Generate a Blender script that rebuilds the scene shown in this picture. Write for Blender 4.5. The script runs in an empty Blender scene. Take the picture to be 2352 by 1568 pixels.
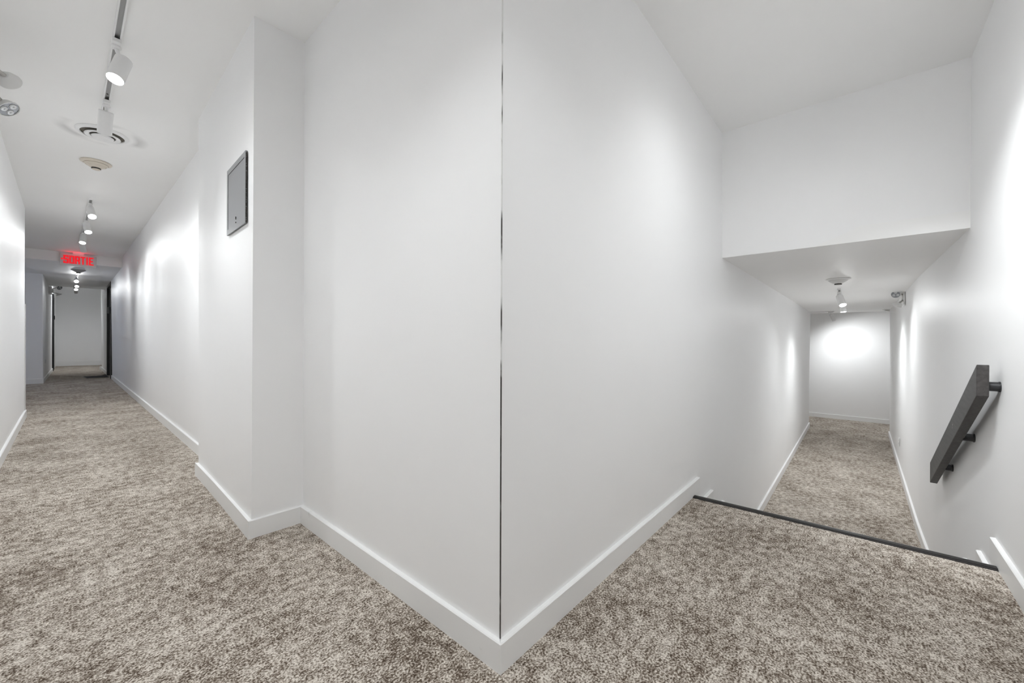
import bpy, bmesh, math, random
from mathutils import Vector, Matrix

sc = bpy.context.scene
C = sc.collection
random.seed(7)

# ------------------------------------------------------------------ camera
cam_d = bpy.data.cameras.new('camera')
cam_d.sensor_width = 36.0
cam_d.sensor_fit = 'HORIZONTAL'
cam_d.lens = 906.0 / 2352.0 * 36.0
cam_d.clip_start = 0.02
cam = bpy.data.objects.new('camera', cam_d)
C.objects.link(cam)
_a, _b, _r = math.radians(41.5), math.radians(-0.17), math.radians(0.24)
F = Vector((math.cos(_a) * math.cos(_b), math.sin(_a) * math.cos(_b), math.sin(_b)))
R0 = Vector((math.sin(_a), -math.cos(_a), 0))
U0 = R0.cross(F)
R1 = R0 * math.cos(_r) + U0 * math.sin(_r)
U1 = U0 * math.cos(_r) - R0 * math.sin(_r)
M = Matrix(((R1.x, U1.x, -F.x, 0), (R1.y, U1.y, -F.y, 0), (R1.z, U1.z, -F.z, 1.0), (0, 0, 0, 1)))
cam.matrix_world = M
sc.camera = cam

# ------------------------------------------------------------------ world, exposure
world = bpy.data.worlds.new('world')
sc.world = world
world.use_nodes = True
world.node_tree.nodes['Background'].inputs[0].default_value = (0.75, 0.85, 1.0, 1)
world.node_tree.nodes['Background'].inputs[1].default_value = 0.6
sc.view_settings.view_transform = 'Standard'
sc.view_settings.look = 'None'
sc.view_settings.gamma = 1
sc.view_settings.use_curve_mapping = False
sc.view_settings.exposure = 0.23
sc.cycles.max_bounces = 14
sc.cycles.diffuse_bounces = 12
sc.cycles.sample_clamp_indirect = 4.0
sc.cycles.use_adaptive_sampling = True
sc.cycles.adaptive_threshold = 0.12
sc.cycles.adaptive_min_samples = 20
LAMP = 1.0            # master power of the track heads
WARM = (0.955, 0.985, 1.0)

# ------------------------------------------------------------------ materials
def mat(name, col, rough=0.5, metal=0.0, spec=0.5, emit=None, estr=0.0):
    m = bpy.data.materials.new(name)
    m.use_nodes = True
    b = m.node_tree.nodes['Principled BSDF']
    b.inputs['Base Color'].default_value = (*col, 1)
    b.inputs['Roughness'].default_value = rough
    b.inputs['Metallic'].default_value = metal
    b.inputs['Specular IOR Level'].default_value = spec
    if emit:
        b.inputs['Emission Color'].default_value = (*emit, 1)
        b.inputs['Emission Strength'].default_value = estr
    return m

def paint(name, col, rough, var=0.015, bump=0.04, scale=160, spec=0.5):
    """painted plaster / board: faint mottling and roller texture"""
    m = mat(name, col, rough, spec=spec)
    nt = m.node_tree; N = nt.nodes; L = nt.links
    b = N['Principled BSDF']
    tc = N.new('ShaderNodeTexCoord')
    n1 = N.new('ShaderNodeTexNoise'); n1.inputs['Scale'].default_value = 2.3; n1.inputs['Detail'].default_value = 4
    L.new(tc.outputs['Object'], n1.inputs['Vector'])
    r = N.new('ShaderNodeMapRange')
    r.inputs['To Min'].default_value = 1 - var; r.inputs['To Max'].default_value = 1 + var
    L.new(n1.outputs['Fac'], r.inputs['Value'])
    mx = N.new('ShaderNodeMix'); mx.data_type = 'RGBA'; mx.blend_type = 'MULTIPLY'
    mx.inputs[0].default_value = 1.0
    mx.inputs[6].default_value = (*col, 1)
    L.new(r.outputs[0], mx.inputs[7])
    L.new(mx.outputs[2], b.inputs['Base Color'])
    n2 = N.new('ShaderNodeTexNoise'); n2.inputs['Scale'].default_value = scale; n2.inputs['Detail'].default_value = 2
    L.new(tc.outputs['Object'], n2.inputs['Vector'])
    bp = N.new('ShaderNodeBump'); bp.inputs['Strength'].default_value = bump; bp.inputs['Distance'].default_value = 0.002
    L.new(n2.outputs['Fac'], bp.inputs['Height'])
    L.new(bp.outputs[0], b.inputs['Normal'])
    return m

M_WALL = paint('white_wall_paint', (0.90, 0.902, 0.906), 0.5, spec=.22)
M_CEIL = paint('white_ceiling_paint', (0.90, 0.898, 0.892), 0.55, spec=.3)
def ceiling_dirt(m, cx, cy):
    """grey dust smudges left on the ceiling by the air diffuser"""
    nt = m.node_tree; N = nt.nodes; L = nt.links
    b = N['Principled BSDF']; src = b.inputs['Base Color'].links[0].from_socket
    tc = N.new('ShaderNodeTexCoord')
    mp = N.new('ShaderNodeMapping'); mp.inputs['Location'].default_value = (-cx, -cy, 0); mp.inputs['Scale'].default_value = (1, 1, 0)
    L.new(tc.outputs['Object'], mp.inputs[0])
    ln = N.new('ShaderNodeVectorMath'); ln.operation = 'LENGTH'; L.new(mp.outputs[0], ln.inputs[0])
    rp = N.new('ShaderNodeValToRGB'); cr = rp.color_ramp
    cr.elements[0].position = .17; cr.elements[0].color = (0, 0, 0, 1)
    cr.elements[1].position = .27; cr.elements[1].color = (0, 0, 0, 1)
    e = cr.elements.new(.205); e.color = (.5, .5, .5, 1)
    L.new(ln.outputs['Value'], rp.inputs[0])
    n = N.new('ShaderNodeTexNoise'); n.inputs['Scale'].default_value = 3.4; L.new(tc.outputs['Object'], n.inputs['Vector'])
    r2 = N.new('ShaderNodeMapRange'); r2.inputs['From Min'].default_value = .45; r2.inputs['From Max'].default_value = .62
    L.new(n.outputs['Fac'], r2.inputs['Value'])
    mu = N.new('ShaderNodeMath'); mu.operation = 'MULTIPLY'; L.new(rp.outputs[0], mu.inputs[0]); L.new(r2.outputs[0], mu.inputs[1])
    mx = N.new('ShaderNodeMix'); mx.data_type = 'RGBA'
    L.new(mu.outputs[0], mx.inputs[0]); L.new(src, mx.inputs[6]); mx.inputs[7].default_value = (.42, .42, .41, 1)
    L.new(mx.outputs[2], b.inputs['Base Color'])
ceiling_dirt(M_CEIL, .189, 4.46)

def scuffed(name):
    """gloss white board paint with grey scuffs and a few dark knocks"""
    m = paint(name, (0.86, 0.865, 0.865), 0.38, var=0.01)
    nt = m.node_tree; N = nt.nodes; L = nt.links
    b = N['Principled BSDF']
    src = b.inputs['Base Color'].links[0].from_socket
    tc = N.new('ShaderNodeTexCoord')
    n = N.new('ShaderNodeTexNoise'); n.inputs['Scale'].default_value = 9; n.inputs['Detail'].default_value = 8; n.inputs['Roughness'].default_value = .75
    L.new(tc.outputs['Object'], n.inputs['Vector'])
    rp = N.new('ShaderNodeValToRGB')
    rp.color_ramp.elements[0].position = .63; rp.color_ramp.elements[0].color = (0, 0, 0, 1)
    rp.color_ramp.elements[1].position = .80; rp.color_ramp.elements[1].color = (.5, .5, .5, 1)
    L.new(n.outputs['Fac'], rp.inputs[0])
    mx = N.new('ShaderNodeMix'); mx.data_type = 'RGBA'
    L.new(rp.outputs[0], mx.inputs[0]); L.new(src, mx.inputs[6])
    mx.inputs[7].default_value = (.30, .29, .28, 1)
    L.new(mx.outputs[2], b.inputs['Base Color'])
    return m
M_BASE = scuffed('white_baseboard_paint')

def carpet():
    m = bpy.data.materials.new('flecked_loop_carpet')
    m.use_nodes = True
    nt = m.node_tree; N = nt.nodes; L = nt.links
    b = N['Principled BSDF']
    b.inputs['Roughness'].default_value = 0.95
    b.inputs['Specular IOR Level'].default_value = 0.1
    tc = N.new('ShaderNodeTexCoord')
    mp = N.new('ShaderNodeMapping'); mp.inputs['Scale'].default_value = (1.0, 1.02, 1.0)
    L.new(tc.outputs['Object'], mp.inputs['Vector'])
    def noise(scale, detail, rough, vec):
        n = N.new('ShaderNodeTexNoise'); n.inputs['Scale'].default_value = scale
        n.inputs['Detail'].default_value = detail; n.inputs['Roughness'].default_value = rough
        L.new(vec, n.inputs['Vector']); return n
    fine = noise(150, 3.0, .7, mp.outputs[0])     # single loops
    mid = noise(26, 3, .6, mp.outputs[0])          # clumps of the two yarns
    big = noise(3.2, 2, .5, mp.outputs[0])         # wear, brown and grey areas
    ma = N.new('ShaderNodeMath'); ma.operation = 'MULTIPLY_ADD'; ma.inputs[1].default_value = .42
    L.new(mid.outputs['Fac'], ma.inputs[0]); L.new(fine.outputs['Fac'], ma.inputs[2])
    mb = N.new('ShaderNodeMath'); mb.operation = 'MULTIPLY_ADD'; mb.inputs[1].default_value = .18
    L.new(big.outputs['Fac'], mb.inputs[0]); L.new(ma.outputs[0], mb.inputs[2])
    rp = N.new('ShaderNodeValToRGB'); cr = rp.color_ramp
    cr.elements[0].position = .645; cr.elements[0].color = (.070, .050, .036, 1)
    cr.elements[1].position = .93; cr.elements[1].color = (.74, .69, .625, 1)
    e = cr.elements.new(.735); e.color = (.175, .139, .108, 1)
    e = cr.elements.new(.81); e.color = (.405, .357, .306, 1)
    L.new(mb.outputs[0], rp.inputs[0])
    L.new(rp.outputs[0], b.inputs['Base Color'])
    bp = N.new('ShaderNodeBump'); bp.inputs['Strength'].default_value = .6; bp.inputs['Distance'].default_value = .004
    L.new(fine.outputs['Fac'], bp.inputs['Height']); L.new(bp.outputs[0], b.inputs['Normal'])
    return m
M_CARPET = carpet()

M_WHITE = mat('white_enamel', (.80, .80, .80), .35)
M_PLASTIC = mat('white_plastic', (.74, .74, .73), .4)
M_CREAM = mat('cream_plastic', (.66, .60, .52), .45)
M_DARK = mat('dark_slot', (.035, .03, .025), .7)
M_BRONZE = mat('grey_brown_slot', (.16, .145, .12), .6)
M_STEEL = mat('grey_track_steel', (.42, .42, .42), .4, .6)
M_CHROME = mat('chrome', (.75, .75, .76), .15, 1.0)
M_LAMP = mat('lit_lamp_face', (1, 1, 1), .5, emit=(1, .99, .97), estr=55)
M_GREYPAINT = mat('grey_enamel', (.235, .24, .247), .38)
M_BLACKM = mat('black_metal', (.022, .022, .024), .35, .2)
M_BLACKD = mat('black_door_paint', (.014, .014, .015), .3)
M_RUBBER = mat('black_rubber', (.032, .03, .03), .42)
M_MAT = mat('black_matting', (.018, .018, .018), .85)
M_RED = mat('lit_red_letter', (.30, .004, .008), .5, emit=(1, .010, .022), estr=.58)
M_LENS = mat('grey_reflector', (.30, .31, .33), .25, .5)
M_LED = mat('led_optic', (.62, .63, .64), .15, .3)
M_EMGREY = mat('grey_arm_plastic', (.42, .41, .39), .5)
M_PLUG = mat('window_frame_white', (.78, .78, .78), .4)

def rail_wood():
    m = mat('black_stained_wood', (.05, .047, .046), .5)
    nt = m.node_tree; N = nt.nodes; L = nt.links
    b = N['Principled BSDF']
    tc = N.new('ShaderNodeTexCoord')
    mp = N.new('ShaderNodeMapping'); mp.inputs['Scale'].default_value = (1.6, 14, 14)
    mp.inputs['Rotation'].default_value = (0, math.radians(-27), 0)
    L.new(tc.outputs['Object'], mp.inputs[0])
    n = N.new('ShaderNodeTexNoise'); n.inputs['Scale'].default_value = 4; n.inputs['Detail'].default_value = 6
    L.new(mp.outputs[0], n.inputs['Vector'])
    rp = N.new('ShaderNodeValToRGB')
    rp.color_ramp.elements[0].position = .35; rp.color_ramp.elements[0].color = (.026, .023, .022, 1)
    rp.color_ramp.elements[1].position = .75; rp.color_ramp.elements[1].color = (.060, .055, .053, 1)
    L.new(n.outputs['Fac'], rp.inputs[0])
    n2 = N.new('ShaderNodeTexNoise'); n2.inputs['Scale'].default_value = 14; n2.inputs['Detail'].default_value = 10; n2.inputs['Roughness'].default_value = .8
    L.new(tc.outputs['Object'], n2.inputs['Vector'])
    r2 = N.new('ShaderNodeValToRGB')
    r2.color_ramp.elements[0].position = .635; r2.color_ramp.elements[0].color = (0, 0, 0, 1)
    r2.color_ramp.elements[1].position = .69; r2.color_ramp.elements[1].color = (1, 1, 1, 1)
    L.new(n2.outputs['Fac'], r2.inputs[0])
    mx = N.new('ShaderNodeMix'); mx.data_type = 'RGBA'
    L.new(r2.outputs[0], mx.inputs[0]); L.new(rp.outputs[0], mx.inputs[6]); mx.inputs[7].default_value = (.45, .43, .40, 1)
    L.new(mx.outputs[2], b.inputs['Base Color'])
    return m
M_RAIL = rail_wood()

def chipped():
    m = mat('bare_corner_bead', (.2, .2, .19), .45, .3)
    nt = m.node_tree; N = nt.nodes; L = nt.links
    b = N['Principled BSDF']
    tc = N.new('ShaderNodeTexCoord')
    mp = N.new('ShaderNodeMapping'); mp.inputs['Scale'].default_value = (1, 1, .35)
    L.new(tc.outputs['Object'], mp.inputs[0])
    n = N.new('ShaderNodeTexNoise'); n.inputs['Scale'].default_value = 22; n.inputs['Detail'].default_value = 6
    L.new(mp.outputs[0], n.inputs['Vector'])
    sx = N.new('ShaderNodeSeparateXYZ'); L.new(tc.outputs['Object'], sx.inputs[0])
    mr = N.new('ShaderNodeMapRange')     # bare low down, painted over higher up
    mr.inputs['From Min'].default_value = .2; mr.inputs['From Max'].default_value = 2.2
    mr.inputs['To Min'].default_value = -.20; mr.inputs['To Max'].default_value = .17
    L.new(sx.outputs['Z'], mr.inputs['Value'])
    ad = N.new('ShaderNodeMath'); ad.operation = 'ADD'
    L.new(n.outputs['Fac'], ad.inputs[0]); L.new(mr.outputs[0], ad.inputs[1])
    rp = N.new('ShaderNodeValToRGB')
    rp.color_ramp.elements[0].position = .40; rp.color_ramp.elements[0].color = (.06, .055, .05, 1)
    rp.color_ramp.elements[1].position = .56; rp.color_ramp.elements[1].color = (.74, .74, .73, 1)
    L.new(ad.outputs[0], rp.inputs[0]); L.new(rp.outputs[0], b.inputs['Base Color'])
    return m
M_BEAD = chipped()

# ------------------------------------------------------------------ mesh helpers
def link(name, bm, m, parent=None, smooth=False, kind=None):
    bmesh.ops.recalc_face_normals(bm, faces=bm.faces)
    me = bpy.data.meshes.new(name)
    bm.to_mesh(me); bm.free()
    for mm in (m if isinstance(m, (list, tuple)) else [m]):
        me.materials.append(mm)
    if smooth:
        me.shade_smooth()
        try:
            me.set_sharp_from_angle(angle=math.radians(35))
        except Exception:
            pass
    o = bpy.data.objects.new(name, me)
    C.objects.link(o)
    if parent:
        o.parent = parent
    if kind:
        o['kind'] = kind
    return o

def loft(bm, rings):
    """solid through closed rings (lists of points, same length)"""
    vs = [[bm.verts.new(p) for p in r] for r in rings]
    n = len(vs[0])
    for a, b in zip(vs, vs[1:]):
        for i in range(n):
            bm.faces.new((a[i], a[(i + 1) % n], b[(i + 1) % n], b[i]))
    bm.faces.new(vs[0][::-1]); bm.faces.new(vs[-1])

def prism(bm, poly, z0, z1, top=None):
    loft(bm, [[(x, y, z0) for x, y in poly], [(x, y, z1) for x, y in (top or poly)]])

def box(bm, x0, x1, y0, y1, z0, z1):
    prism(bm, [(x0, y0), (x1, y0), (x1, y1), (x0, y1)], z0, z1)

def bevel(bm, w, seg=2):
    bmesh.ops.bevel(bm, geom=list(bm.edges), offset=w, segments=seg, profile=.5, affect='EDGES', clamp_overlap=True)

def lathe(bm, prof, seg=32, mtx=None, mi=0):
    """prof: (r, z); turned about z, then moved by mtx"""
    mtx = mtx or Matrix.Identity(4)
    rings = []
    for r, z in prof:
        if r < 1e-6:
            rings.append([bm.verts.new(mtx @ Vector((0, 0, z)))])
        else:
            rings.append([bm.verts.new(mtx @ Vector((r * math.cos(2 * math.pi * i / seg), r * math.sin(2 * math.pi * i / seg), z))) for i in range(seg)])
    for a, b in zip(rings, rings[1:]):
        for i in range(seg):
            j = (i + 1) % seg
            if len(a) == 1 and len(b) == 1:
                continue
            if len(a) == 1:
                f = bm.faces.new((a[0], b[i], b[j]))
            elif len(b) == 1:
                f = bm.faces.new((a[i], a[j], b[0]))
            else:
                f = bm.faces.new((a[i], a[j], b[j], b[i]))
            f.material_index = mi

def frame_to(p, d):
    """matrix whose local z points along d, origin p"""
    return Matrix.Translation(Vector(p)) @ Vector(d).normalized().to_track_quat('Z', 'Y').to_matrix().to_4x4()

def tube(bm, p0, p1, r, seg=12):
    p0, p1 = Vector(p0), Vector(p1)
    L = (p1 - p0).length
    lathe(bm, [(0, 0), (r, 0), (r, L), (0, L)], seg, frame_to(p0, p1 - p0))

def thing(name, label, cat, loc=(0, 0, 0), group=None):
    o = bpy.data.objects.new(name, None)
    o.empty_display_size = .05
    o.location = loc
    C.objects.link(o)
    o['label'] = label; o['category'] = cat
    if group: o['group'] = group
    return o

def struct(name, bm, m, parent=None):
    return link(name, bm, m, parent, kind='structure')

# ================================================================== SETTING
ZC = 2.606      # ceiling of the upper corridor and the stair hall
ZL = -0.88      # floor of the lower corridor
ZLC = 1.65      # ceiling of the lower corridor
ZP = 2.425      # ceiling past the bulkhead
TB = 0.018      # baseboard thickness
HB = 0.092      # baseboard height

# ---- floors
bm = bmesh.new()
prism(bm, [(-3.2, -.62), (2.70, -.62), (2.70, .81), (.88, .9), (.88, 2.5), (.80, 3.0), (.80, 18.2), (1.2, 18.2), (1.2, 22.0), (-.6, 22.0), (-.6, 13.7), (-3.2, 13.7)], -.14, 0)
struct('floor', bm, M_CARPET)
bm = bmesh.new()
prism(bm, [(4.30, -.52), (10.9, -.46), (10.9, -3), (12.7, -3), (12.7, 3), (10.9, 3), (10.9, .9), (4.30, .9)], ZL - .14, ZL)
struct('floor', bm, M_CARPET)

# ---- ceilings
bm = bmesh.new()
prism(bm, [(-3.2, -.62), (3.55, -.62), (3.55, .95), (1.0, .95), (1.0, 2.5), (.92, 3.0), (.92, 11.2), (-3.2, 11.2)], ZC, ZC + .12)
struct('ceiling', bm, M_CEIL)
bm = bmesh.new()
box(bm, 3.40, 10.75, -.55, .95, ZLC - .001, ZLC + .1)
struct('ceiling', bm, M_CEIL)
bm = bmesh.new()
box(bm, 10.75, 12.7, -3, 3, 1.70, 1.87)
struct('ceiling', bm, M_CEIL)
bm = bmesh.new()
prism(bm, [(-3.2, 11.2), (.92, 11.2), (.92, 16.35), (-.335, 16.35), (-.335, 13.7), (-3.2, 13.7)], ZP, ZP + .35)
struct('ceiling', bm, M_CEIL)
bm = bmesh.new()
box(bm, -.6, 1.2, 16.35, 22.0, 3.25, 3.35)
struct('ceiling', bm, M_CEIL)

# ---- walls of the upper corridor
bm = bmesh.new()
prism(bm, [(-.351, -.47), (-.351, 7.95), (-.50, 7.95), (-.50, -.62), (-.351, -.62)], -.1, ZC + .01,
      [(-.339, -.47), (-.339, 7.75), (-.50, 7.75), (-.50, -.62), (-.339, -.62)])
struct('wall_left', bm, M_WALL)

# the corner block between corridor and stairs: its left face and its long right face
bm = bmesh.new()
cb = [(.876, .818), (5.0, .819), (10.9, .856), (10.9, 1.0), (1.06, 1.0), (1.06, 2.5), (.863, 2.5)]
ct = [(.868, .812), (5.0, .812), (10.9, .830), (10.9, 1.0), (1.06, 1.0), (1.06, 2.5), (.8545, 2.5)]
loft(bm, [[(x, y, -1.0) for x, y in cb], [(x, y, 0) for x, y in cb], [(x, y, ZC + .01) for x, y in ct]])
struct('wall_corner', bm, M_WALL)

bm = bmesh.new()
pb = [(.619, 2.299), (1.0, 2.297), (1.0, 3.640), (.645, 3.640)]
pt_ = [(.619, 2.267), (1.0, 2.265), (1.0, 3.645), (.642, 3.645)]
loft(bm, [[(x, y, -.1) for x, y in pb], [(x, y, ZC + .01) for x, y in pt_]])
struct('wall_pier', bm, M_WALL)

# right wall beyond the pier, with the opening of the black door
def xr(y):          # plan position of the wall's face at floor level
    return .769 - .0009 * (y - 3.6)
bm = bmesh.new()
def seg(y0, y1, z0, z1, back=.15):
    dx0, dx1 = -.024 * z0 / ZC, -.024 * z1 / ZC
    loft(bm, [[(xr(y0) + dx0, y0, z0), (xr(y0) + back, y0, z0), (xr(y1) + back, y1, z0), (xr(y1) + dx0, y1, z0)],
              [(xr(y0) + dx1, y0, z1), (xr(y0) + back, y0, z1), (xr(y1) + back, y1, z1), (xr(y1) + dx1, y1, z1)]])
seg(3.6, 14.0, -.1, ZC + .1)
seg(14.0, 15.38, 2.41, ZC + .1)
seg(15.38, 18.1, -.1, 3.3)
struct('wall_right', bm, M_WALL)

# alcove and far corridor
bm = bmesh.new()
prism(bm, [(-3.2, 13.57), (-.347, 13.57), (-.347, 13.72), (-3.2, 13.72)], -.1, ZC + .01)
struct('wall_alcove', bm, M_WALL)
bm = bmesh.new()
prism(bm, [(-.50, 7.80), (-.50, 7.95), (-3.2, 7.95), (-3.2, 7.80)], -.1, ZC + .01)
struct('wall_alcove_front', bm, M_WALL)
bm = bmesh.new()       # alcove end wall, with its window opening
box(bm, -3.32, -3.2, 7.8, 12.1, -.1, ZC + .1)
box(bm, -3.32, -3.2, 12.1, 13.3, -.1, .9)
box(bm, -3.32, -3.2, 12.1, 13.3, 2.2, ZC + .1)
box(bm, -3.32, -3.2, 13.3, 13.72, -.1, ZC + .1)
struct('wall_alcove_end', bm, M_WALL)
bm = bmesh.new()
for a in ((12.1, 12.15, .9, 2.2), (13.25, 13.3, .9, 2.2), (12.15, 13.25, .9, .95), (12.15, 13.25, 2.15, 2.2), (12.68, 12.72, .95, 2.15)):
    box(bm, -3.3, -3.22, *a)
win = struct('window_1', bm, M_PLUG)
glass = mat('window_glass', (1, 1, 1), .02)
glass.node_tree.nodes['Principled BSDF'].inputs['Transmission Weight'].default_value = 1
for y0, y1 in ((12.15, 12.68), (12.72, 13.25)):
    bm = bmesh.new(); box(bm, -3.265, -3.259, y0, y1, .95, 2.15)
    link('pane', bm, glass, win)

def xl(y):
    return -.347 + .0125 * (y - 13.6)
bm = bmesh.new()
def segl(y0, y1, z0, z1, back=.15):
    loft(bm, [[(xl(y0), y0, z), (xl(y1), y1, z), (xl(y1) - back, y1, z), (xl(y0) - back, y0, z)] for z in (z0, z1)])
segl(13.72, 18.5, -.1, 3.3)
segl(18.5, 19.5, 2.36, 3.3)
segl(19.5, 22.0, -.1, 3.3)
struct('wall_far_left', bm, M_WALL)
bm = bmesh.new()
prism(bm, [(-.6, 21.7), (1.2, 21.58), (1.2, 22.0), (-.6, 22.0)], -.1, 3.3)
struct('wall_end', bm, M_WALL)
bm = bmesh.new()
box(bm, .885, 1.02, 18.1, 21.8, -.1, 3.3)
struct('wall_far_right', bm, M_WALL)
bm = bmesh.new()       # bulkhead across the corridor that carries the exit sign
box(bm, -3.2, .90, 11.1, 11.2, ZP, ZC + .01)
struct('wall_bulkhead', bm, M_WALL)
bm = bmesh.new()
box(bm, -.5, .95, 16.35, 16.5, ZP, 3.3)
struct('wall_bulkhead_end', bm, M_WALL)

# ---- walls of the stair and the lower corridor
def yr(x):
    return -.473 if x < 3.2 else (-.473 + .036 * min(1, (x - 3.2) / 2.4))
bm = bmesh.new()
xs = [-.5, 3.2, 4.2, 5.6, 10.9]
wb = [(x, yr(x)) for x in xs] + [(10.9, -.62), (-.5, -.62)]
wm = [(x, yr(x) + .008) for x in xs] + [(10.9, -.62), (-.5, -.62)]
wt = [(x, yr(x) + .012) for x in xs] + [(10.9, -.62), (-.5, -.62)]
loft(bm, [[(x, y, -1.0) for x, y in wb], [(x, y, 0) for x, y in wb], [(x, y, ZLC) for x, y in wm], [(x, y, ZC + .01) for x, y in wt]])
struct('wall_stair_right', bm, M_WALL)
bm = bmesh.new()       # wall over the stairs
loft(bm, [[(3.390, .95, ZLC), (3.412, -.6, ZLC), (3.55, -.6, ZLC), (3.55, .95, ZLC)],
          [(3.350, .95, ZC + .01), (3.378, -.6, ZC + .01), (3.55, -.6, ZC + .01), (3.55, .95, ZC + .01)]])
struct('wall_header', bm, M_WALL)
bm = bmesh.new()
prism(bm, [(12.50, -3), (12.66, -3), (12.66, 3), (12.40, 3)], -1.0, 1.86)
struct('wall_lower_end', bm, M_WALL)
bm = bmesh.new()
box(bm, 10.75, 10.9, 1.0, 3.0, -1.0, 1.86)
box(bm, 10.75, 10.9, -3.0, -.62, -1.0, 1.86)
box(bm, 10.75, 12.7, 3.0, 3.1, -1.0, 1.86)
box(bm, 10.75, 12.7, -3.1, -3.0, -1.0, 1.86)
struct('wall_lower_side', bm, M_WALL)

# ---- baseboards: boards with an eased top edge
def board(name, a_in, b_in, b_out, a_out, z, h=HB, m=M_BASE):
    bm = bmesh.new()
    e = .004
    def lerp(p, q, t): return (p[0] + (q[0] - p[0]) * t, p[1] + (q[1] - p[1]) * t)
    k = e / max(1e-6, math.dist(a_in, a_out))
    ring = [a_in, b_in, b_out, a_out]
    top = [a_in, b_in, lerp(b_out, b_in, k), lerp(a_out, a_in, k)]
    loft(bm, [[(x, y, z - .02) for x, y in ring], [(x, y, z + h - .003) for x, y in ring], [(x, y, z + h) for x, y in top]])
    return struct(name, bm, m)

board('baseboard_left', (-.352, -.46), (-.352, 7.97), (-.333, 7.97), (-.333, -.46), 0)
board('baseboard_corner_left', (.878, .819), (.866, 2.305), (.845, 2.281), (.8595, .8015), 0)
board('baseboard_corner_right', (.877, .820), (2.80, .820), (2.80, .7985), (.8585, .8005), 0)
board('baseboard_pier_front', (.624, 2.305), (.869, 2.305), (.846, 2.281), (.6015, 2.283), 0)
# the pier's side board is slightly bowed
bm = bmesh.new()
n = 8
inn = [(.620 + .026 * i / n, 2.299 + 1.346 * i / n) for i in range(n + 1)]
out = [(.6015 + .0255 * i / n + .004 * math.sin(math.pi * i / n), 2.2815 + 1.3775 * i / n) for i in range(n + 1)]
ring = inn + out[::-1]
loft(bm, [[(x, y, -.02) for x, y in ring], [(x, y, HB) for x, y in ring]])
struct('baseboard_pier_side', bm, M_BASE)
board('baseboard_right', (xr(3.6) + .002, 3.6), (xr(14) + .002, 13.95), (xr(14) - TB, 13.95), (xr(3.6) - TB, 3.6), 0)
board('baseboard_right', (xr(15.4) + .002, 15.42), (xr(18.1) + .002, 18.12), (xr(18.1) - TB, 18.12), (xr(15.4) - TB, 15.42), 0)
board('baseboard_right', (xr(18.1) + .1, 18.09), (xr(18.1) + .1, 18.16), (xr(18.1) - .05, 18.16), (xr(18.1) - .05, 18.09), 0, .11)
board('baseboard_alcove', (-3.2, 13.572), (-.347, 13.572), (-.333, 13.556), (-3.2, 13.556), 0, .11)
board('baseboard_far_left', (-.347, 13.56), (xl(18.45) - .001, 18.45), (xl(18.45) + TB, 18.45), (-.333, 13.56), 0)
board('baseboard_end', (-.5, 21.70), (.89, 21.61), (.89, 21.595), (-.5, 21.685), 0, .17)
board('baseboard_stair_right', (-.34, -.474), (2.862, -.474), (2.862, -.455), (-.34, -.455), 0)
for k in (1, 2, 3, 4):
    x0, x1 = 2.72 + .32 * k - .30, 2.80 + .325 * k
    board('baseboard_stair_left', (x0, .8205), (x1, .8205), (x1, .7985), (x0, .7985), -.176 * k)
    y0, y1 = yr(x0), yr(x1 + .03)
    board('baseboard_stair_right', (x0, y0 - .002), (x1 + .03, y1 - .002), (x1 + .03, y1 + TB), (x0, y0 + TB), -.176 * k)
board('baseboard_lower_left', (4.42, .820), (10.9, .857), (10.9, .838), (4.42, .798), ZL)
board('baseboard_lower_right', (5.6, -.438), (10.92, -.438), (10.92, -.419), (5.6, -.419), ZL)
board('baseboard_lower_right', (4.42, yr(4.42) - .002), (5.6, -.439), (5.6, -.419), (4.42, yr(4.42) + TB), ZL)
board('baseboard_lower_end', (12.502, -3), (12.402, 3), (12.385, 3), (12.487, -3), ZL, .10)

# bare metal bead showing along the corner where the paint has worn off
bm = bmesh.new()
def bead_ring(z):
    t = z / ZC
    x, y = .876 - .008 * t, .818 - .006 * t
    w = .0022
    return [(x - .0010, y - .0010, z), (x + w, y - .0010, z), (x + w, y + .001, z), (x + .001, y + w, z), (x - .0010, y + w, z)]
loft(bm, [bead_ring(z) for z in (HB, .6, 1.2, 1.9, ZC)])
struct('trim_1', bm, M_BEAD)

# white corner guard on the left wall's end
g = thing('corner_guard', 'white plastic corner guard on the far end of the left wall, above its baseboard', 'corner guard', (-.345, 7.95, HB))
bm = bmesh.new(); prism(bm, [(-.004, -.055), (.004, -.055), (.004, .008), (-.004, .008)], 0, 1.34); bevel(bm, .001, 1)
link('side_flange', bm, M_PLASTIC, g)
bm = bmesh.new(); prism(bm, [(-.05, .001), (.004, .001), (.004, .008), (-.05, .008)], 0, 1.34)
link('end_flange', bm, M_PLASTIC, g)

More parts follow.
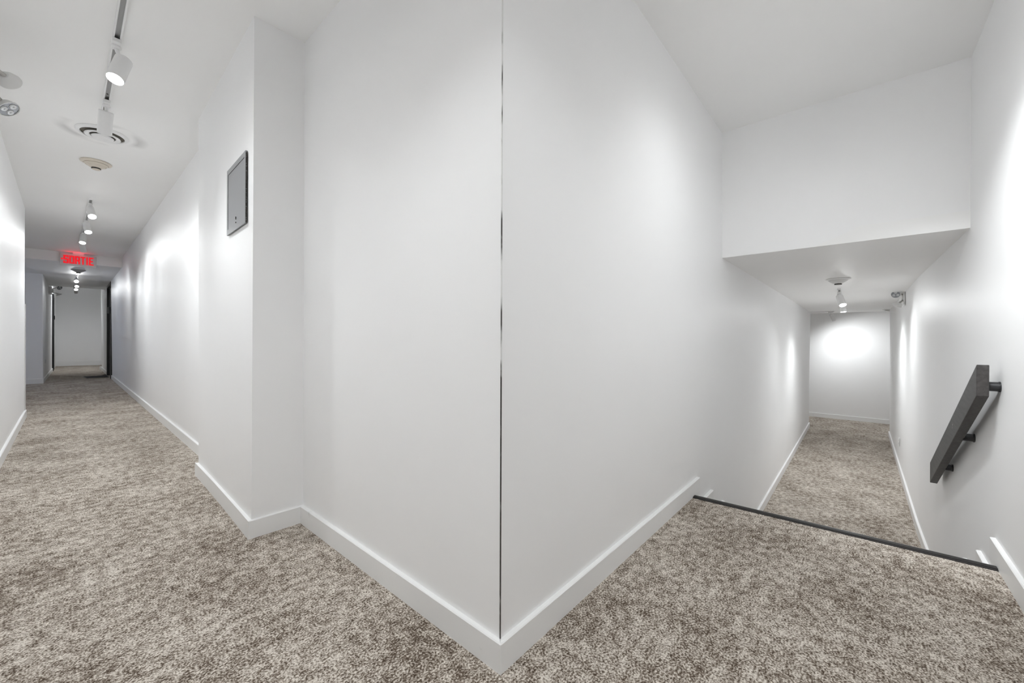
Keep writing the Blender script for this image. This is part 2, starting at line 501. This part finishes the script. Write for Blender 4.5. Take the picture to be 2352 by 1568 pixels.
# ================================================================== STAIRS
st = thing('staircase', 'carpeted stairs with black nosing strips going down to the lower corridor', 'staircase', (2.7, 0, 0))
def nose(x, z, parent, ya, yb, xa=None, xb=None):
    xa = x if xa is None else xa; xb = x if xb is None else xb
    bm = bmesh.new()
    prof = [(-.046, .000), (-.046, .004), (-.020, .0075), (-.006, .0075), (.006, .004), (.010, -.006), (.009, -.034), (.003, -.036), (.001, -.010), (-.046, -.004)]
    loft(bm, [[(xa + u - 2.7, ya, z + w) for u, w in prof], [(xb + u - 2.7, yb, z + w) for u, w in prof]])
    o = link('nosing', bm, M_RUBBER, parent)
    for k in (0, 1):      # two ribs on the strip
        b2 = bmesh.new()
        u0 = -.036 + .016 * k
        loft(b2, [[(xx + u - 2.7, yy, z + w) for u, w in ((u0, .003), (u0, .0085), (u0 + .005, .0090), (u0 + .005, .003))] for xx, yy in ((xa, ya), (xb, yb))])
        link('rib', b2, M_RUBBER, o)
    return o
for k in range(0, 5):
    z = -.176 * k
    x = 2.71 + .32 * k
    bm = bmesh.new()
    # riser below this edge and the tread that follows it
    box(bm, x - .02 - 2.7, x + .32 - 2.7, yr(x + .3) + .001, .813, z - .176 - .03, z - .176)
    box(bm, x - .04 - 2.7, x - .012 - 2.7, yr(x) + .001, .813, z - .2, z - .004)
    s = link('step', bm, M_CARPET, st)
    if k == 0:
        nose(x, z, s, .7985, -.4555, 2.693, 2.741)
    else:
        nose(x, z, s, .798, yr(x) + TB)

# ================================================================== HANDRAIL
hr = thing('handrail', 'short black wooden handrail sloping down the right stair wall', 'handrail', (2.73, -.41, .83))
def rp_(x, y, z): return (x - 2.73, y + .41, z - .83)
bm = bmesh.new()
ya, yb = -.392, -.430
ends = [(2.73, .900, .757), (4.29, .099, -.052)]
for_ring = [[rp_(x, ya, zt), rp_(x, yb, zt), rp_(x, yb, zb), rp_(x, ya, zb)] for x, zt, zb in ends]
loft(bm, for_ring); bevel(bm, .003, 2)
link('rail', bm, M_RAIL, hr)
for bx, bz in ((2.775, .800), (3.30, .475), (3.90, .165)):
    yw = yr(bx) + .004
    bm = bmesh.new()
    tube(bm, rp_(bx, yb + .004, bz), rp_(bx, yw, bz), .021, 20)
    br = link('bracket', bm, M_BLACKM, hr, smooth=True)
    bm = bmesh.new()
    tube(bm, rp_(bx, yw - .006, bz), rp_(bx, yw + .004, bz), .0235, 20)
    link('rosette', bm, M_BLACKM, br, smooth=True)

# ================================================================== LIGHT FITTINGS
def make_track(name, label, p0, p1, loc_group=None):
    """lighting track: white channel with a grey conductor groove, screwed to the ceiling"""
    p0, p1 = Vector(p0), Vector(p1)
    t = thing(name, label, 'lighting track', p0, loc_group)
    d = p1 - p0; L = d.length
    t.rotation_euler = (0, 0, math.atan2(d.y, d.x))
    w, h = .017, .019
    bm = bmesh.new()
    box(bm, 0, L, -w, -w + .007, -h, 0); box(bm, 0, L, w - .007, w, -h, 0)
    link('channel', bm, M_WHITE, t)
    bm = bmesh.new(); box(bm, .0, L, -w + .007, w - .007, -.006, 0)
    link('conductor_groove', bm, M_STEEL, t)
    for x in (-.004, L):
        bm = bmesh.new(); box(bm, x, x + .004, -w, w, -h, 0)
        link('end_cap', bm, M_WHITE, t)
    k = .25
    while k < L - .1:
        bm = bmesh.new(); lathe(bm, [(0, -.0085), (.0045, -.008), (.005, -.006), (0, -.006)], 10, Matrix.Translation((k, 0, 0)))
        link('screw', bm, M_DARK, t, smooth=True)
        k += .62
    return t

def make_head(label, base, face, length=.150, dia=.074, lit=True, power=1.0, angle=140, along='y', group=None, lamp_col=WARM, blend=1.0, axis=None):
    """track spotlight; base = point under the track, face = centre of the lamp face"""
    base, face = Vector(base), Vector(face)
    t = thing('track_spotlight', label, 'spotlight', base, group)
    # adapter box under the track
    bm = bmesh.new()
    if along == 'y': box(bm, -.018, .018, -.045, .045, -.022, 0)
    else: box(bm, -.045, .045, -.018, .018, -.022, 0)
    bevel(bm, .003, 2)
    link('adapter', bm, M_WHITE, t)
    bm = bmesh.new(); lathe(bm, [(0, -.022), (.022, -.022), (.022, -.030), (.015, -.036), (0, -.036)], 20)
    link('swivel', bm, M_WHITE, t, smooth=True)
    f = face - base
    hang = Vector((0, 0, -.050))
    # body axis: from the hinge end to the face
    ax = (f - hang) if axis is None else Vector(axis)
    ax = ax.normalized()
    back = f - ax * length
    bm = bmesh.new(); tube(bm, (0, 0, -.034), back + ax * .03 if (back + ax * .03).z < -.04 else hang, .0085, 12)
    link('stem', bm, M_WHITE, t, smooth=True)
    mt = frame_to(back, ax)
    r = dia / 2
    bm = bmesh.new()
    lathe(bm, [(0, 0), (r - .003, 0), (r, .003), (r, length), (r - .003, length), (r - .003, length - .012), (0, length - .012)], 36, mt)
    body = link('body', bm, M_WHITE, t, smooth=True)
    bm = bmesh.new()
    lathe(bm, [(0, length - .006), (r * .6, length - .004), (r - .004, length - .008), (r - .004, length - .011), (0, length - .011)], 32, mt)
    link('lamp', bm, M_LAMP if lit else M_LENS, t, smooth=True)
    if lit:
        ld = bpy.data.lights.new('spot', 'SPOT')
        ld.energy = 30 * power * LAMP
        ld.color = lamp_col
        ld.spot_size = math.radians(angle); ld.spot_blend = blend
        ld.shadow_soft_size = .03
        lo = bpy.data.objects.new('spot', ld)
        C.objects.link(lo); lo.parent = t
        lo.matrix_local = frame_to(f + ax * .012, -ax)
    return t

# near corridor track: two heads in view, three more over the camera
make_track('lighting_track', 'white ceiling track with grey groove holding the two nearest spotlights', (.178, .35, ZC), (.178, 4.15, ZC))
make_head('lit white spotlight nearest the top edge, tilted on the near ceiling track', (.176, 2.995, ZC - .019), (.169, 2.940, 2.362), group='spotlights on the near track', power=1.1, angle=135, axis=(-.24, -.30, -.92))
make_head('lit white spotlight hanging straight down in front of the round air diffuser', (.178, 3.80, ZC - .019), (.172, 3.872, 2.392), group='spotlights on the near track', power=1.7, angle=135)
for i, y in enumerate((.75, 1.45, 2.2)):
    make_head('lit white spotlight on the near track above the frame, %s' % ('closest to the camera', 'middle of the three', 'just before the tilted one')[i],
              (.178, y, ZC - .019), (.178, y + .005, 2.40), group='spotlights on the near track', power=(.85, .2, .2)[i], angle=122)
# far corridor track
make_track('lighting_track', 'white ceiling track before the red exit sign, beyond the beige smoke detector', (.188, 6.62, ZC), (.165, 10.0, ZC))
FG = 'spotlights on the track before the exit sign'
make_head('brightest lit spotlight on the track before the exit sign, aimed at the camera', (.188, 6.80, ZC - .019), (.200, 6.70, 2.415), group=FG, power=0.5, angle=110)
make_head('second lit spotlight from the start of the track before the exit sign', (.18, 7.84, ZC - .019), (.196, 7.77, 2.425), group=FG, power=1.1, angle=120)
make_head('third lit spotlight on the track, right above the exit sign letters', (.172, 8.76, ZC - .019), (.160, 8.70, 2.425), group=FG, power=2.0, angle=130)
make_head('grey-looking spotlight turned away at the far end of the track above the exit sign', (.168, 9.5, ZC - .019), (.19, 9.58, 2.43), group=FG, power=0.85, angle=120)
# track past the bulkhead
make_track('lighting_track', 'short ceiling track in the far corridor behind the exit sign', (.16, 12.75, ZP), (.17, 16.25, ZP))
BG = 'spotlights in the far corridor'
make_head('bright lit spotlight behind the exit sign, first and largest of the far corridor', (.15, 13.45, ZP - .019), (.152, 13.25, 2.285), group=BG, power=0.4, angle=120)
make_head('lit spotlight in the far corridor, middle of the three glowing behind the exit sign', (.165, 14.45, ZP - .019), (.17, 14.35, 2.27), group=BG, power=0.3, angle=120)
make_head('lowest of the three glowing spotlights in the far corridor behind the exit sign', (.165, 15.4, ZP - .019), (.17, 15.3, 2.27), group=BG, power=0.3, angle=120)
make_head('small unlit spotlight at the end of the far corridor track', (.17, 16.15, ZP - .019), (.18, 16.25, 2.26), group=BG, lit=False)
make_track('lighting_track', 'unseen ceiling track added in the tall space before the end wall, hidden behind the bulkhead', (.0, 18.6, 3.25), (.9, 18.6, 3.25))  # unseen track and head, added to brighten the end wall
make_head('unseen spotlight added in the tall space to brighten the end wall, hidden behind the bulkhead', (.3, 18.6, 3.25 - .019), (.3, 18.62, 3.05), along='x', power=3.1, angle=140)
# stair hall track, above the frame
make_track('lighting_track', 'white ceiling track over the head of the stairs, above the frame', (.55, .05, ZC), (2.0, .05, ZC))
SG = 'spotlights over the head of the stairs'
for x, f_, w, p, an, bl in ((.85, (.855, .05, 2.40), 'nearest the camera', .55, 135, 1.0),
                            (1.15, (1.233, .030, 2.449), 'second from the camera, aimed at the handrail', 2.6, 56, 1.0),
                            (1.50, (1.583, .028, 2.447), 'third from the camera, aimed at the handrail', 3.9, 54, 1.0),
                            (1.85, (1.897, .070, 2.418), 'nearest the stairs, added and tilted forward to light the header wall', .62, 148, 1.0)):  # this last head is added out of view to light the header wall
    make_head('white spotlight over the head of the stairs, %s' % w, (x, .05, ZC - .019), f_, along='x', group=SG, power=p, angle=an, blend=bl)
# lower corridor track
make_track('lighting_track', 'ceiling track running along the lower corridor behind the smoke detector', (6.25, .205, ZLC), (8.2, .225, ZLC))
LG = 'spotlights in the lower corridor'
make_head('lit spotlight in the lower corridor tilted at the camera below the smoke detector', (6.50, .21, ZLC - .019), (6.42, .172, 1.455), along='x', group=LG, power=1.0, angle=150)
make_head('lit spotlight in the lower corridor pointing straight down behind the tilted one', (7.75, .215, ZLC - .019), (7.735, .20, 1.445), along='x', group=LG, power=2.1, angle=150)
make_track('lighting_track', 'white ceiling track crossing the end of the lower corridor to the left', (11.55, .46, 1.70), (11.55, 2.6, 1.70))
make_head('white spotlight side-on before the lower end wall, aimed at the wall', (11.55, .52, 1.70 - .019), (11.600, .460, 1.480), along='y', length=.165, group=LG, power=2.2, angle=165)

# ---- smoke detectors and diffusers
def make_detector(label, loc, s=1.0, m=M_CREAM, group='round smoke detectors'):
    t = thing('smoke_detector', label, 'smoke detector', loc, group)
    bm = bmesh.new()
    lathe(bm, [(0, 0), (.098 * s, 0), (.104 * s, -.005), (.102 * s, -.010), (.082 * s, -.019), (.080 * s, -.016), (0, -.016)], 48)
    link('base', bm, m, t, smooth=True)
    bm = bmesh.new()
    lathe(bm, [(0, -.015), (.076 * s, -.015), (.079 * s, -.022), (.066 * s, -.034), (.063 * s, -.030), (.060 * s, -.036), (.044 * s, -.048), (.036 * s, -.052), (0, -.054)], 48)
    link('cover', bm, m, t, smooth=True)
    bm = bmesh.new()
    lathe(bm, [(0, -.052), (.031 * s, -.052), (.031 * s, -.063), (0, -.063)], 32)
    link('sensor_slot', bm, M_DARK, t, smooth=True)
    bm = bmesh.new()
    lathe(bm, [(0, -.060), (.030 * s, -.060), (.026 * s, -.068), (.012 * s, -.072), (0, -.072)], 32)
    for i in range(6):
        a = i * math.pi / 3
        box(bm, .026 * s * math.cos(a) - .003, .026 * s * math.cos(a) + .003, .026 * s * math.sin(a) - .003, .026 * s * math.sin(a) + .003, -.064, -.050)
    link('sensor_cap', bm, m, t)
    return t
make_detector('beige round smoke detector on the corridor ceiling beyond the air diffuser', (.180, 5.23, ZC), 1.0)
make_detector('grey round smoke detector hanging just behind the exit sign', (.168, 12.2, ZP), 1.05, mat('grey_plastic', (.40, .40, .39), .5))
make_detector('round smoke detector on the lower corridor ceiling in front of the spotlights', (5.28, .18, ZLC), .98, M_PLASTIC)

def make_diffuser(label, loc, R, group='round air diffusers'):
    t = thing('air_diffuser', label, 'air vent', loc, group)
    s = R / .145
    bm = bmesh.new(); lathe(bm, [(.126 * s, 0), (.145 * s, 0), (.147 * s, -.004), (.140 * s, -.012), (.122 * s, -.016), (.120 * s, -.010), (.126 * s, 0)], 56)
    link('outer_ring', bm, M_WHITE, t, smooth=True)
    bm = bmesh.new(); lathe(bm, [(0, -.0015), (.126 * s, -.0015), (.126 * s, -.003), (0, -.003)], 48)
    link('throat', bm, M_BRONZE, t)
    bm = bmesh.new(); lathe(bm, [(.072 * s, -.014), (.096 * s, -.020), (.100 * s, -.026), (.094 * s, -.030), (.072 * s, -.024), (.072 * s, -.014)], 48)
    link('inner_ring', bm, M_WHITE, t, smooth=True)
    bm = bmesh.new(); lathe(bm, [(0, -.022), (.050 * s, -.022), (.062 * s, -.030), (.056 * s, -.042), (.03 * s, -.047), (0, -.048)], 48)
    link('centre_cone', bm, M_WHITE, t, smooth=True)
    bm = bmesh.new(); lathe(bm, [(0, -.004), (.012 * s, -.004), (.012 * s, -.024), (0, -.024)], 12)
    for a in range(3):
        an = a * 2 * math.pi / 3 + .4
        tube(bm, (0, 0, -.012), (.1 * s * math.cos(an), .1 * s * math.sin(an), -.012), .003, 6)
    link('spindle', bm, M_BRONZE, t)
    return t
make_diffuser('white round air diffuser with dark slots behind the second near spotlight', (.189, 4.46, ZC), .148)
make_diffuser('small round air diffuser cut off at the end of the lower corridor ceiling', (11.75, -.47, 1.70), .13)

# ---- emergency lights with two lamp heads
def make_emergency(label, loc, rotz, heads, group='twin-head emergency lights', dims=(.30, .055, .20), hr_=.048):
    """local frame: wall behind at y=0, room towards +y"""
    t = thing('emergency_light', label, 'emergency light', loc, group)
    t.rotation_euler = (0, 0, rotz)
    w, d, h = dims
    bm = bmesh.new(); box(bm, -w / 2, w / 2, 0, d, -h / 2, h / 2); bevel(bm, .006, 2)
    link('housing', bm, M_WHITE, t)
    bm = bmesh.new(); lathe(bm, [(0, 0), (.062, 0), (.060, .012), (.045, .026), (.02, .032), (0, .032)], 32, frame_to((0, d - .001, 0), (0, 1, 0)))
    link('mount_dome', bm, M_PLASTIC, t, smooth=True)
    for (hx, hy, hz), (dx, dy, dz), (ax_, az_) in heads:
        hp = Vector((hx, hy, hz)); dv = Vector((dx, dy, dz)).normalized()
        bm = bmesh.new()
        st_ = Vector((ax_, d + .004, az_))
        bk = hp - dv * .030
        tube(bm, st_, st_ + (bk - st_) * .55, .0085, 10); tube(bm, st_ + (bk - st_) * .5, bk, .0115, 10)
        bmesh.ops.create_icosphere(bm, subdivisions=2, radius=.014, matrix=Matrix.Translation(bk))
        link('arm', bm, M_EMGREY, t, smooth=True)
        mt = frame_to(hp, dv)
        bm = bmesh.new()
        lathe(bm, [(0, -.040), (.020, -.039), (.036, -.026), (hr_, 0), (hr_, .006), (hr_ - .003, .006), (hr_ - .004, -.001), (0, -.004)], 36, mt)
        hd = link('lamp_head', bm, M_PLASTIC, t, smooth=True)
        bm = bmesh.new(); lathe(bm, [(0, .0025), (hr_ - .004, .002), (hr_ - .004, -.002), (0, -.003)], 32, mt)
        link('reflector', bm, M_LENS, hd, smooth=True)
        for k in range(3):
            a = math.pi / 2 + k * 2 * math.pi / 3
            bm = bmesh.new()
            lathe(bm, [(0, .0035), (.004, .0035), (.0045, .006), (.014, .0075), (.0165, .003), (0, .002)], 18,
                  mt @ Matrix.Translation((.0225 * math.cos(a), .0225 * math.sin(a), 0)))
            link('led', bm, M_LED, hd, smooth=True)
    return t
# right wall of the lower corridor
make_emergency('white emergency light with two round lamps on the right wall of the lower corridor', (7.33, -.427, 1.585), 0,
               [((-.17, .090, .035), (-.93, .30, -.20), (-.05, .04)), ((-.24, .080, -.115), (.30, .45, -.80), (-.05, -.04))], dims=(.30, .016, .21))
# left wall, mostly outside the frame
make_emergency('emergency light on the left wall cut off by the left picture edge', (-.340, 3.28, 2.36), -math.pi / 2,
               [((-.20, .135, .040), (-.80, .40, -.25), (-.05, .05)), ((-.22, .130, -.105), (.35, .62, -.70), (-.05, -.05))], dims=(.30, .05, .22))
# far left wall
make_emergency('tiny emergency light with two lamps at the left of the far corridor', (xl(16.5), 16.5, 2.30), -math.pi / 2,
               [((.02, .19, .09), (.6, .4, -.3), (.0, .05)), ((.02, .18, -.10), (.1, .4, -.8), (.0, -.05))], hr_=.06)

# ---- exit sign
sg = thing('exit_sign', 'white exit sign with red lit letters SORTIE and a left arrow under the ceiling', 'exit sign', (.153, 11.06, 2.47))
bm = bmesh.new(); box(bm, -.232, .232, -.022, .022, -.113, .105); bevel(bm, .004, 2)
link('housing', bm, M_PLASTIC, sg)
bm = bmesh.new(); box(bm, -.228, .228, -.0245, -.0215, -.107, .099)
link('face_plate', bm, mat('sign_face', (.62, .62, .63), .35), sg)
bm = bmesh.new(); box(bm, -.07, .07, -.02, .02, .104, .136)
link('canopy', bm, M_WHITE, sg)
LET = {  # strokes on a unit cell: x0,x1,z0,z1
    'S': [(0, 1, .80, 1), (0, .36, .42, .82), (0, 1, .42, .60), (.64, 1, .16, .6), (0, 1, 0, .19), (0, .36, .16, .30), (.64, 1, .70, .82)],
    'O': [(0, 1, .82, 1), (0, 1, 0, .18), (0, .36, .16, .84), (.64, 1, .16, .84)],
    'R': [(0, .36, 0, 1), (0, 1, .82, 1), (.64, 1, .42, .84), (0, 1, .40, .56), (.64, 1, 0, .36), (.50, .86, .30, .44)],
    'T': [(0, 1, .82, 1), (.33, .67, 0, .84)],
    'I': [(.15, .85, 0, 1)],
    'E': [(0, .38, 0, 1), (0, 1, .83, 1), (0, .86, .42, .58), (0, 1, 0, .17)],
}
x = -.190
for ch, w in (('S', .068), ('O', .066), ('R', .066), ('T', .062), ('I', .034), ('E', .062)):
    bm = bmesh.new()
    for a, b, c, d in LET[ch]:
        box(bm, x + a * w, x + b * w, -.028, -.0235, -.075 + c * .150, -.075 + d * .150)
    link('letter', bm, M_RED, sg)
    x += w + .0055
bm = bmesh.new()
loft(bm, [[(-.226, yy, .002), (-.200, yy, .024), (-.200, yy, .012), (-.194, yy, .012), (-.194, yy, -.010), (-.200, yy, -.010), (-.200, yy, -.020)] for yy in (-.028, -.0235)])
link('arrow', bm, M_RED, sg)
gl = bpy.data.lights.new('letter_glow', 'AREA'); gl.shape = 'RECTANGLE'; gl.size = .3; gl.size_y = .02
gl.energy = .14; gl.color = (1, .03, .06)
go = bpy.data.objects.new('letter_glow', gl); C.objects.link(go); go.parent = sg
go.location = (-.03, -.06, .06); go.rotation_euler = (math.radians(180 + 30), 0, 0)

# ================================================================== DOORS AND SMALL FITTINGS
# black door on the right of the far corridor
def make_door(name, xw, y0, y1, top, sign, handle_y):
    """frame in a wall whose room face is at x = xw; sign = +1 when the wall lies towards +x"""
    bm = bmesh.new(); f = .06
    for a in ((y0, y0 + f, 0, top), (y1 - f, y1, 0, top), (y0 + f, y1 - f, top - f, top)):
        xa, xb = sorted((xw - sign * .022, xw + sign * .10))
        box(bm, xa, xb, *a)
    fr = struct(name, bm, M_BLACKM)
    xa, xb = sorted((xw + sign * .045, xw + sign * .085))
    bm = bmesh.new(); box(bm, xa, xb, y0 + f + .003, y1 - f - .003, .012, top - f - .003)
    lf = link('door_leaf', bm, M_BLACKD, fr)
    bm = bmesh.new()
    xs_ = xw + sign * .045
    tube(bm, (xs_, handle_y, 1.02), (xs_ - sign * .05, handle_y, 1.02), .011, 12)
    tube(bm, (xs_ - sign * .05, handle_y, 1.02), (xs_ - sign * .05, handle_y + (.11 if handle_y < (y0 + y1) / 2 else -.11), 1.02), .010, 12)
    link('handle', bm, M_CHROME, lf, smooth=True)
    return fr, lf
fr, lf = make_door('door_1', .752, 13.97, 15.39, 2.42, 1, 14.12)
bm = bmesh.new(); box(bm, .690, .735, 14.0, 14.16, 1.63, 1.79); bevel(bm, .006, 2)
link('keypad', bm, M_BLACKM, fr)
bm = bmesh.new(); box(bm, .727, .732, 14.034, 14.046, .05, 2.36)
link('frame_edge', bm, M_STEEL, fr)
fr2, lf2 = make_door('door_2', xl(19.0) + .004, 18.5, 19.5, 2.36, -1, 18.64)
bm = bmesh.new(); box(bm, xl(19) - .03, xl(19) + .05, 18.6, 18.7, 1.58, 1.70); bevel(bm, .005, 2)
link('keypad', bm, M_BLACKM, fr2)

mt_ = thing('door_mat', 'flat black door mat on the carpet before the black door on the right', 'door mat', (.5, 15.0, 0))
bm = bmesh.new()
prism(bm, [(.279 - .5, 15.18 - 15), (.334 - .5, 14.55 - 15), (.737 - .5, 14.55 - 15), (.737 - .5, 15.85 - 15), (.69 - .5, 15.5 - 15), (.62 - .5, 15.28 - 15), (.5 - .5, 15.2 - 15)], 0, .008)
link('rubber_base', bm, M_RUBBER, mt_)
bm = bmesh.new()
prism(bm, [(.30 - .5, 15.15 - 15), (.35 - .5, 14.60 - 15), (.72 - .5, 14.60 - 15), (.72 - .5, 15.70 - 15), (.63 - .5, 15.24 - 15)], .008, .013)
link('pile', bm, M_MAT, mt_)

# grey steel access panel in the pier
ap = thing('access_panel', 'grey metal access panel set into the side of the white pier', 'access panel', (.6172, 2.565, 1.785))
ang = math.atan2(.026, 1.351)
ap.rotation_euler = (0, math.radians(.15), -ang)
W2, H2 = .192, .186
bm = bmesh.new()
for a in ((-W2, -W2 + .022, -H2, H2), (W2 - .022, W2, -H2, H2), (-W2 + .022, W2 - .022, H2 - .028, H2), (-W2 + .022, W2 - .022, -H2, -H2 + .030)):
    box(bm, -.004, .004, *a)
link('frame', bm, M_GREYPAINT, ap)
bm = bmesh.new(); box(bm, -.0022, .003, -W2 + .0245, W2 - .0235, -H2 + .032, H2 - .0305)
dr = link('door', bm, M_GREYPAINT, ap)
for zz in (-.120, -.128, -.148):
    bm = bmesh.new(); tube(bm, (-.0055, -.005, zz), (-.001, -.005, zz), .0035, 10)
    link('latch_screw', bm, M_DARK, dr, smooth=True)
bm = bmesh.new(); box(bm, .0015, .004, -W2 + .0, W2, -H2, H2)
link('back_plate', bm, M_DARK, ap)
# broken plaster along the panel's near edge
bm = bmesh.new()
z = -H2
while z < H2 - .01:
    l = random.uniform(.008, .022)
    box(bm, -.003, .002, -W2 - .0055, -W2 - .001 + random.uniform(-.002, .0005), z, z + l)
    z += l + random.uniform(.001, .006)
pl = link('chipped_plaster', bm, M_DARK, ap)

# wall plates
def make_plate(label, loc, rotz):
    t = thing('outlet_plate', label, 'wall outlet', loc, None)
    t.rotation_euler = (0, 0, rotz)
    bm = bmesh.new(); box(bm, -.036, .036, 0, .007, -.06, .06); bevel(bm, .003, 2)
    link('cover', bm, M_WHITE, t)
    for zz in (-.022, .022):
        bm = bmesh.new(); box(bm, -.017, .017, .006, .009, zz - .014, zz + .014)
        s = link('socket', bm, M_PLASTIC, t)
        for xx in (-.006, .006):
            b2 = bmesh.new(); box(b2, xx - .001, xx + .001, .0085, .0094, zz - .003, zz + .006)
            link('slot', b2, M_DARK, s)
    return t
make_plate('white outlet plate low on the right wall of the lower corridor', (8.15, -.432, -.475), 0)
make_plate('white outlet plate low on the left wall of the far corridor', (xl(14.75) + .001, 14.75, .45), -math.pi / 2)

# daylight from the alcove window
al = bpy.data.lights.new('window_daylight', 'AREA'); al.shape = 'RECTANGLE'; al.size = 1.05; al.size_y = 1.15
al.energy = 14; al.color = (.55, .68, 1.0)
ao = bpy.data.objects.new('window_daylight', al); C.objects.link(ao)
ao.location = (-3.4, 12.7, 1.55); ao.rotation_euler = (math.radians(90), 0, math.radians(-90))
